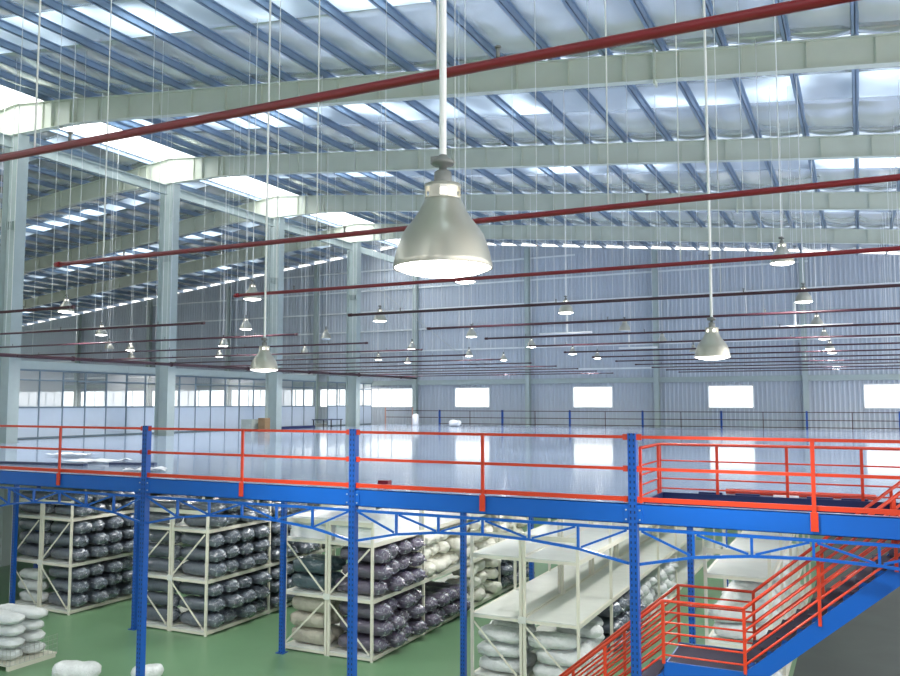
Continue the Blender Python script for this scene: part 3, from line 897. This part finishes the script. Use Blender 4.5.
UR, DR = (0.02, 1.7, .98, 2.95), (0.02, 1.42, .98, .2)
UL, DL = (0.02, 2.95, .98, 1.7), (0.02, .2, .98, 1.42)
rack('Z', 0, 2, brace=[UR, DR]); rack('Z', 1, 2, brace=[UR, DR])
rack('A', 0, 3, brace=[UR, DR]); rack('A', 1, 3, brace=[UR, DR])
rack('B', 0, 4, brace=[UL, DL]); rack('B', 1, 4, brace=[UR, DR])
rack('C', 0, 8, brace=[DR]); rack('C', 1, 8, brace=[DR])
rack('D', 0, 5)


# ------------------------------------------------------------------ bags
def bag_mesh(seed, L, rx, rz, lump, pinch):
    """Closed sack lying along X: squarish tube with rounded, gathered ends and lumps."""
    mb = MB(); n, k = 18, 16; rings = []
    rr = random.Random(seed)
    for i in range(k + 1):
        u = i / k; x = (u - .5) * L
        e = min(u, 1 - u) * 2
        s = (1 - (1 - min(1, e * 2.2)) ** 2.4) ** .5 if e < .4546 else 1
        s = max(s, .12)
        rings.append(len(mb.v))
        for q in range(n):
            t = 2 * PI * q / n
            c, d = math.cos(t), math.sin(t)
            f = (abs(c) ** 2.6 + abs(d) ** 2.6) ** (-1 / 2.6)
            p = Vector((x * 3, c * 2, d * 2))
            w = 1 + lump * noise.noise(p + Vector((seed * 3.1, 0, 0))) + lump * .5 * noise.noise(p * 2.3 + Vector((0, seed * 1.7, 0)))
            mb.v.append((x + .04 * noise.noise(p + Vector((0, 0, seed))), c * f * rx * s * w, d * f * rz * s * w))
    for i in range(k):
        for q in range(n): mb.face((rings[i] + q, rings[i] + (q + 1) % n, rings[i + 1] + (q + 1) % n, rings[i + 1] + q), True)
    mb.face([rings[0] + q for q in range(n)][::-1], True); mb.face([rings[-1] + q for q in range(n)], True)
    my = max(abs(v[1]) for v in mb.v) / rx; mz = max(abs(v[2]) for v in mb.v) / rz
    mb.v = [(x, y / my, z / mz) for x, y, z in mb.v]
    return mb


def tie_mesh(seed, x, rx, rz):
    """Crumpled clear wrap gathered over the +X end of a bale: a creased dome with a small tail."""
    mb = MB(); n = 22; rings = []
    for k, (f, dx) in enumerate(((1.0, -.20), (.97, -.12), (.86, -.05), (.66, .01), (.42, .04), (.2, .06), (.09, .10), (.16, .15))):
        rings.append(len(mb.v))
        for q in range(n):
            t = 2 * PI * q / n
            c, d = math.cos(t), math.sin(t)
            w = 1 + (.10 if k else .02) * noise.noise(Vector((c * 4, d * 4, seed + k * .9))) + (.06 if 0 < k < 6 else 0) * math.sin(t * 7 + seed)
            g = (abs(c) ** 2.4 + abs(d) ** 2.4) ** (-1 / 2.4)
            mb.v.append((x + dx + (.05 if k else 0) * noise.noise(Vector((c * 5, d * 5, seed * 2 + k))), c * g * rx * .93 * f * w, d * g * rz * .93 * f * w))
    for i in range(len(rings) - 1):
        for q in range(n): mb.face((rings[i] + q, rings[i] + (q + 1) % n, rings[i + 1] + (q + 1) % n, rings[i + 1] + q), True)
    mb.face([rings[-1] + q for q in range(n)])
    return mb


PRO = {}
KN = {'dark': ('fabric_bale', 'grey bale', 'b_dark', 'bale'), 'purple': ('fabric_bale', 'plum bale', 'b_purple', 'bale'), 'teal': ('fabric_roll', 'dark teal roll', 'b_teal', 'roll'),
      'cream': ('cream_sack', 'cream sack', 'b_cream', 'sack'), 'beige': ('fabric_roll', 'beige roll', 'b_beige', 'roll'), 'white': ('white_sack', 'white sack', 'b_white', 'sack')}
SHAPE = {'dark': (1.5, .285, .245, .16, 1), 'purple': (1.5, .285, .235, .16, 1), 'teal': (1.38, .29, .23, .08, 0), 'cream': (1.0, .36, .27, .30, 0), 'beige': (1.38, .29, .23, .08, 0), 'white': (1.3, .33, .21, .14, 0)}
BAGN = {}


def bag(kind, loc, label, group, rot=(0, 0, 0), sc_=(1, 1, 1)):
    v = R.randrange(4)
    key = (kind, v)
    nm_, _, m, cat = KN[kind]
    if key not in PRO:
        L, rx, rz, lump, tied = SHAPE[kind]
        sd = hash_seed(kind, v)
        root = bag_mesh(sd, L, rx, rz, lump, tied).build(nm_, M[m]); tag(root, label, cat, group)
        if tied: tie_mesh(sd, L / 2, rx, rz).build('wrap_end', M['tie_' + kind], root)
        root.location = loc; root.rotation_euler = rot; root.scale = sc_
        PRO[key] = root; return root
    return dup(PRO[key], loc, label, group, rot, sc_)


def hash_seed(k, v): return {'dark': 1, 'purple': 11, 'teal': 21, 'cream': 31, 'beige': 41, 'white': 51}[k] + v * 2


LAY = ['bottom', 'second', 'third', 'top']


def fill(key, run, bay, lv, kind, ny=4, nz=3, ymax=None, skip=0.0, jitter=1.0, bulge=.12):
    a, b = (RK[key][0], RK[key][1]) if run == 0 else (RK[key][1], RK[key][2])
    L, rx, rz, lump, tied = SHAPE[kind]
    z0 = LV[lv] + .03; y0 = RY + bay * BL
    step = (BL - .22) / ny
    grp = '%ss on the %s' % (KN[kind][1], RN[key])
    lvn = ('bottom shelf', 'middle shelf', 'top shelf')[lv]
    rn = RN[key].replace('perforated ', '').replace('rack behind the', 'rack by')
    for iz in range(nz):
        h = 1.31 / 3 if lv < 2 else .38
        if kind in ('white',): h = .36
        for iy in range(ny):
            if ymax is not None and iy >= ymax: break
            if iz and R.random() < skip: continue
            sx, sy, sz = 1 + R.uniform(-.05, .03), step / 2 / rx * R.uniform(.92, 1.01), h / 2 / rz * R.uniform(.93, 1.03)
            y = y0 + .13 + step * (iy + .5) + R.uniform(-.02, .02) * jitter
            z = z0 + h * (iz + .5)
            x = (a + b) / 2 + (bulge if run == 1 else -.02) + R.uniform(-.14, .14) * jitter * (1 if run == 1 else .3)
            rot = (R.uniform(-.12, .12), R.uniform(-.025, .025) * jitter, R.uniform(-.04, .04) * jitter)
            if kind == 'white': sz *= .99; rot = (rot[0] * 1.3, rot[1] * 1.5, R.uniform(-.1, .1))
            if kind == 'cream':
                rot = (R.uniform(-.3, .3), R.uniform(-.15, .15), R.uniform(-.4, .4)); x += R.uniform(.05, .33); sx *= .85; sy *= .97; sz *= .99
            lab = '%s %s along, %s layer, %s, %s bay, %s%s' % (KN[kind][1], ORD[iy + 1], LAY[iz] if iz < 3 else 'top', lvn, ORD[bay + 1], 'inner run, ' if run == 0 else '', rn)
            w = lab.split()
            if len(w) > 16: lab = lab.replace(' layer', '').replace(' along', '')
            bag(kind, (x, y, z), lab, grp, rot, (sx, sy, sz))


for b_ in range(2): fill('A', 1, b_, 0, 'dark'); fill('A', 1, b_, 1, 'dark')
fill('A', 1, 0, 2, 'dark', 4, 2, None, .4); fill('A', 1, 1, 2, 'dark', 4, 1)
fill('A', 1, 2, 1, 'dark', 4, 3)
fill('A', 0, 0, 0, 'dark', 5, 3, 1); fill('A', 0, 0, 1, 'dark', 5, 3, 1); fill('A', 0, 0, 2, 'dark', 5, 2, 1)
fill('Z', 1, 0, 0, 'dark'); fill('Z', 1, 0, 1, 'dark'); fill('Z', 1, 0, 2, 'dark', 4, 2); fill('Z', 1, 1, 1, 'dark', 4, 2); fill('Z', 1, 1, 2, 'dark', 4, 2)
fill('Z', 0, 0, 0, 'white', 5, 3, 1); fill('Z', 0, 0, 1, 'dark', 5, 3, 1); fill('Z', 0, 0, 2, 'dark', 5, 2, 1)
fill('B', 0, 0, 0, 'beige', 5, 3, 2); fill('B', 0, 0, 1, 'teal', 5, 2, 2)
fill('B', 1, 0, 0, 'purple', 4, 3); fill('B', 1, 0, 1, 'purple', 4, 3)
fill('B', 1, 1, 0, 'purple', 4, 2); fill('B', 1, 1, 1, 'cream', 4, 3)
fill('B', 1, 2, 0, 'cream', 4, 3); fill('B', 1, 2, 1, 'cream', 4, 3); fill('B', 1, 3, 1, 'cream', 4, 3); fill('B', 1, 3, 0, 'dark', 4, 3)
fill('C', 0, 0, 0, 'white', 4, 3, 2, 0, .6, 0); fill('C', 1, 0, 0, 'white', 4, 3, None, .1, 1, .02)
fill('C', 1, 1, 0, 'dark', 4, 3); fill('C', 1, 2, 0, 'white', 4, 3); fill('C', 1, 3, 0, 'white', 4, 3, None, .2)
fill('D', 0, 0, 0, 'white', 4, 3); fill('D', 0, 1, 0, 'white', 4, 3); fill('D', 0, 0, 1, 'white', 4, 2, None, .3); fill('D', 0, 1, 1, 'white', 4, 3)

for j, (bay, run) in enumerate(((0, 0), (0, 1), (1, 1))):
    a, b = (RK['B'][0], RK['B'][1]) if run == 0 else (RK['B'][1], RK['B'][2])
    for q in range(3):
        o = MB().box(-.62, .62, -1.3, 1.3, 0, .19).build('foam_slab', M['white'])
        o.location = ((a + b) / 2 + R.uniform(-.03, .03), RY + bay * BL + 1.47, LV[2] + .014 + q * .195); o.rotation_euler = (0, 0, R.uniform(-.015, .015))
        tag(o, 'white foam slab on the %s, %s layer, %s stack' % (RN['B'].replace('rack', 'rack top'), LAY[q], ORD[j + 1]), 'slab', 'foam slabs on a rack top')

# white sacks on a wire-sided pallet at the left, loose sacks at the bottom edge
t = thing('wire_pallet', 'wire-sided pallet under the white sacks on the green floor', 'pallet', (-20.75, 15.6, 0))
MB().box(-1.0, 1.0, -.7, .7, .1, .14).build('base', M['rack'], t)
for x in (-.9, 0, .9): MB().box(x - .05, x + .05, -.7, .7, 0, .099).build('runner', M['rack'], t)
w = MB()
for i in range(15): w.box(-1.0 + i * .1425 - .004, -1.0 + i * .1425 + .004, -.705, -.697, .14, .62)
for i in range(11): w.box(.997, 1.005, -.7 + i * .14 - .004, -.7 + i * .14 + .004, .14, .62)
for i in range(5):
    z = .14 + i * .12; w.box(-1.0, 1.0, -.712, -.706, z - .004, z + .004); w.box(1.006, 1.012, -.7, .7, z - .004, z + .004)
w.build('wire_side', M['wire'], t)
for iz in range(4):
    for iy in range(2):
        bag('white', (-20.78 + R.uniform(-.04, .04), 15.6 + (iy - .5) * .66, .14 + .16 + iz * .298), 'white sack on the wire-sided pallet, %s layer, %s row' % (['bottom', 'second', 'third', 'top'][iz], ['outer', 'inner'][iy]), 'sacks on the wire-sided pallet', (R.uniform(-.1, .1), 0, R.uniform(-.08, .08)), (1.38, .93, .70))
bag('white', (-17.75, 15.25, .21), 'white sack lying alone on the green floor near the wire-sided pallet', 'loose white sacks', (0, .05, .5), (.9, 1.1, 1.05))
bag('white', (-16.2, 16.05, .17), 'small white sack whose tip shows beside the first perforated post', 'loose white sacks', (0, .0, .9), (.6, .7, .8))

# ------------------------------------------------------------------ odds and ends on the deck
def small(name, lab, cat, mb, m, group=None): return tag(mb.build(name, m), lab, cat, group)


small('red_box', 'small red box on the deck beside the second perforated post', 'box', MB().box(-8.86, -8.62, 14.85, 15.0, HD + .003, HD + .13), M['red_pipe'])
t = thing('carton', 'brown carton standing at the third grey column', 'box', (-32.3, 40.8, HD + .003))
MB().box(-.25, .25, -.25, .25, 0, .8).build('body', M['carton'], t); MB().box(-.24, .24, -.02, .02, .801, .806).build('tape', M['rack'], t)
t = thing('floor_cabinet', 'grey cabinet standing beside the brown carton', 'cabinet', (-33.15, 40.5, HD + .003))
MB().box(-.4, .4, -.3, .3, 0, .72).build('body', M['greybox'], t); dr = MB().box(-.37, .37, -.315, -.301, .05, .68).build('door', M['greybox'], t); MB().box(.28, .3, -.335, -.316, .32, .44).build('handle', M['wire'], dr)
small('blue_bundle', 'dark blue bundle on the deck below the glazed partition', 'bundle', MB().box(-34.6, -34.0, 44.5, 48.5, HD + .003, HD + .16), M['navy'])
t = thing('site_table', 'dark low table at the partition doorway', 'table', (-34.2, 50.3, HD + .003))
MB().box(-.5, .5, -1.2, 1.2, .5, .56).build('table_top', M['board'], t)
for x in (-.42, .42):
    for y in (-1.1, 1.1): MB().box(x - .03, x + .03, y - .03, y + .03, 0, .499).build('leg', M['dark'], t)
t = thing('white_drum', 'white drum standing by the far guard rail corner', 'drum', (-30.3, 56.3, HD + .003))
MB().lathe([(.22, 0), (.25, .05), (.25, .75), (.2, .85)], 16, capb=True, capt=True).build('body', M['white'], t); MB().lathe([(.12, .851), (.12, .9)], 12, capb=True, capt=True).build('lid', M['white'], t)
o = bag_mesh(77, .95, .3, .25, .3, 0).build('plastic_heap', M['white']); o.location = (-26.6, 55.5, HD + .257)
tag(o, 'crumpled white plastic heap on the deck before the first window', 'plastic')


def film(name, lab, x, y, w, d, seed, m, rz=0):
    n = 8; mb = MB()
    for i in range(n + 1):
        for j in range(n + 1):
            z = .02 + .07 * (noise.noise(Vector((i * .7, j * .7, seed))) + .6)
            for dz in (0,): mb.v.append(((i / n - .5) * w, (j / n - .5) * d, max(.012, z)))
    for i in range(n):
        for j in range(n):
            a = i * (n + 1) + j; mb.face((a, a + n + 1, a + n + 2, a + 1), True)
    o = mb.build(name, m); o.location = (x, y, HD + .003); o.rotation_euler = (0, 0, rz)
    return tag(o, lab, 'plastic sheet', 'plastic sheets on the deck')


film('plastic_sheet', 'crumpled clear plastic sheet on the deck, larger one beside the long dark plank', -19.75, 17.45, 1.7, .9, 3.3, M['white'], .2)
film('plastic_sheet', 'flat white plastic sheet farthest back from the front rail', -22.9, 19.2, 1.6, .7, 8.1, M['white'], .1)
film('plastic_sheet', 'small crumpled plastic sheet close to the first perforated post', -16.0, 15.6, 1.0, .5, 5.1, M['white'], .7)
for i, (x, y, l, rz) in enumerate(((-20.6, 17.0, 3.4, .12), (-18.05, 18.05, 1.3, .35))):
    o = MB().box(-l / 2, l / 2, -.09, .09, 0, .06).build('dark_plank', M['board']); o.location = (x, y - .9, HD + .003); o.rotation_euler = (0, 0, rz)
    tag(o, ['long', 'short'][i] + ' dark plank lying on the deck among plastic sheets', 'plank', 'planks on the deck')
small('dark_strip', 'thin dark strip on the deck before the second window', 'strip', MB().box(-16.2, -14.2, 42.0, 42.25, HD + .003, HD + .02), M['board'])

# ------------------------------------------------------------------ unseen batten lights added under the deck to brighten the racks
ba = bpy.data.lights.new('added_batten', 'AREA'); ba.shape = 'RECTANGLE'; ba.size = .16; ba.size_y = 2.4; ba.energy = 80; ba.color = (1.0, .99, .95)
pb = None
AIS = (-21.85, -16.1, -10.4, -4.7, 1.0)
for ix, x in enumerate(AIS):
    for iy, y in enumerate((17.2, 22.5, 28.5, 35.0, 43.0, 52.0)):
        lab = 'unseen added batten light under the deck, %s aisle from the columns, %s back' % (ORD[ix + 1], ORD[iy + 1])
        if pb is None:
            pb = thing('added_batten', lab, 'light', (x, y, 4.98), 'added batten lights under the deck')
            MB().box(-.06, .06, -1.25, 1.25, .03, .108).build('housing', M['white'], pb)
            MB().box(-.02, .02, -.9, -.86, .1085, .1095).build('hanger_clip', M['wire'], pb)
            MB().box(-.04, .04, -1.2, 1.2, .0, .028).build('tube_cover', M['bulb'], pb)
            lo = bpy.data.objects.new('added_batten_glow', ba); COL.objects.link(lo); lo.parent = pb; lo.location = (0, 0, -.02)
        else: dup(pb, (x, y, 4.98), lab)

# ------------------------------------------------------------------ world, camera
w = bpy.data.worlds.new('overcast daylight'); sc.world = w; w.use_nodes = True
nt = w.node_tree; bg = nt.nodes['Background']; bg.inputs[0].default_value = (1.0, 0.995, 0.98, 1)
tcw = nt.nodes.new('ShaderNodeTexCoord'); sxyz = nt.nodes.new('ShaderNodeSeparateXYZ'); mr = nt.nodes.new('ShaderNodeMapRange')
nt.links.new(tcw.outputs['Generated'], sxyz.inputs[0]); nt.links.new(sxyz.outputs['Z'], mr.inputs[0])
mr.inputs[1].default_value = 0.05; mr.inputs[2].default_value = 0.9; mr.inputs[3].default_value = 1.5; mr.inputs[4].default_value = 6.0
nt.links.new(mr.outputs[0], bg.inputs[1])

cam = bpy.data.cameras.new('camera'); co = bpy.data.objects.new('camera', cam); COL.objects.link(co)
cam.sensor_width = 36; cam.lens = 33.6; cam.clip_end = 400; cam.clip_start = 0.05
p = math.atan(65.3 / 840); yw = math.atan(410 * math.cos(p) / 840)
fw = Vector((-math.sin(yw) * math.cos(p), math.cos(yw) * math.cos(p), math.sin(p)))
co.location = (0, 0, CAMZ); co.rotation_euler = fw.to_track_quat('-Z', 'Y').to_euler()
sc.camera = co
sc.view_settings.view_transform = 'Standard'; sc.view_settings.look = 'None'; sc.view_settings.gamma = 1
sc.view_settings.exposure = 0.48; sc.view_settings.use_curve_mapping = False
sc.cycles.max_bounces = 10; sc.cycles.diffuse_bounces = 6; sc.cycles.transparent_max_bounces = 12
sc.cycles.sample_clamp_indirect = 6
sc.cycles.use_denoising = True
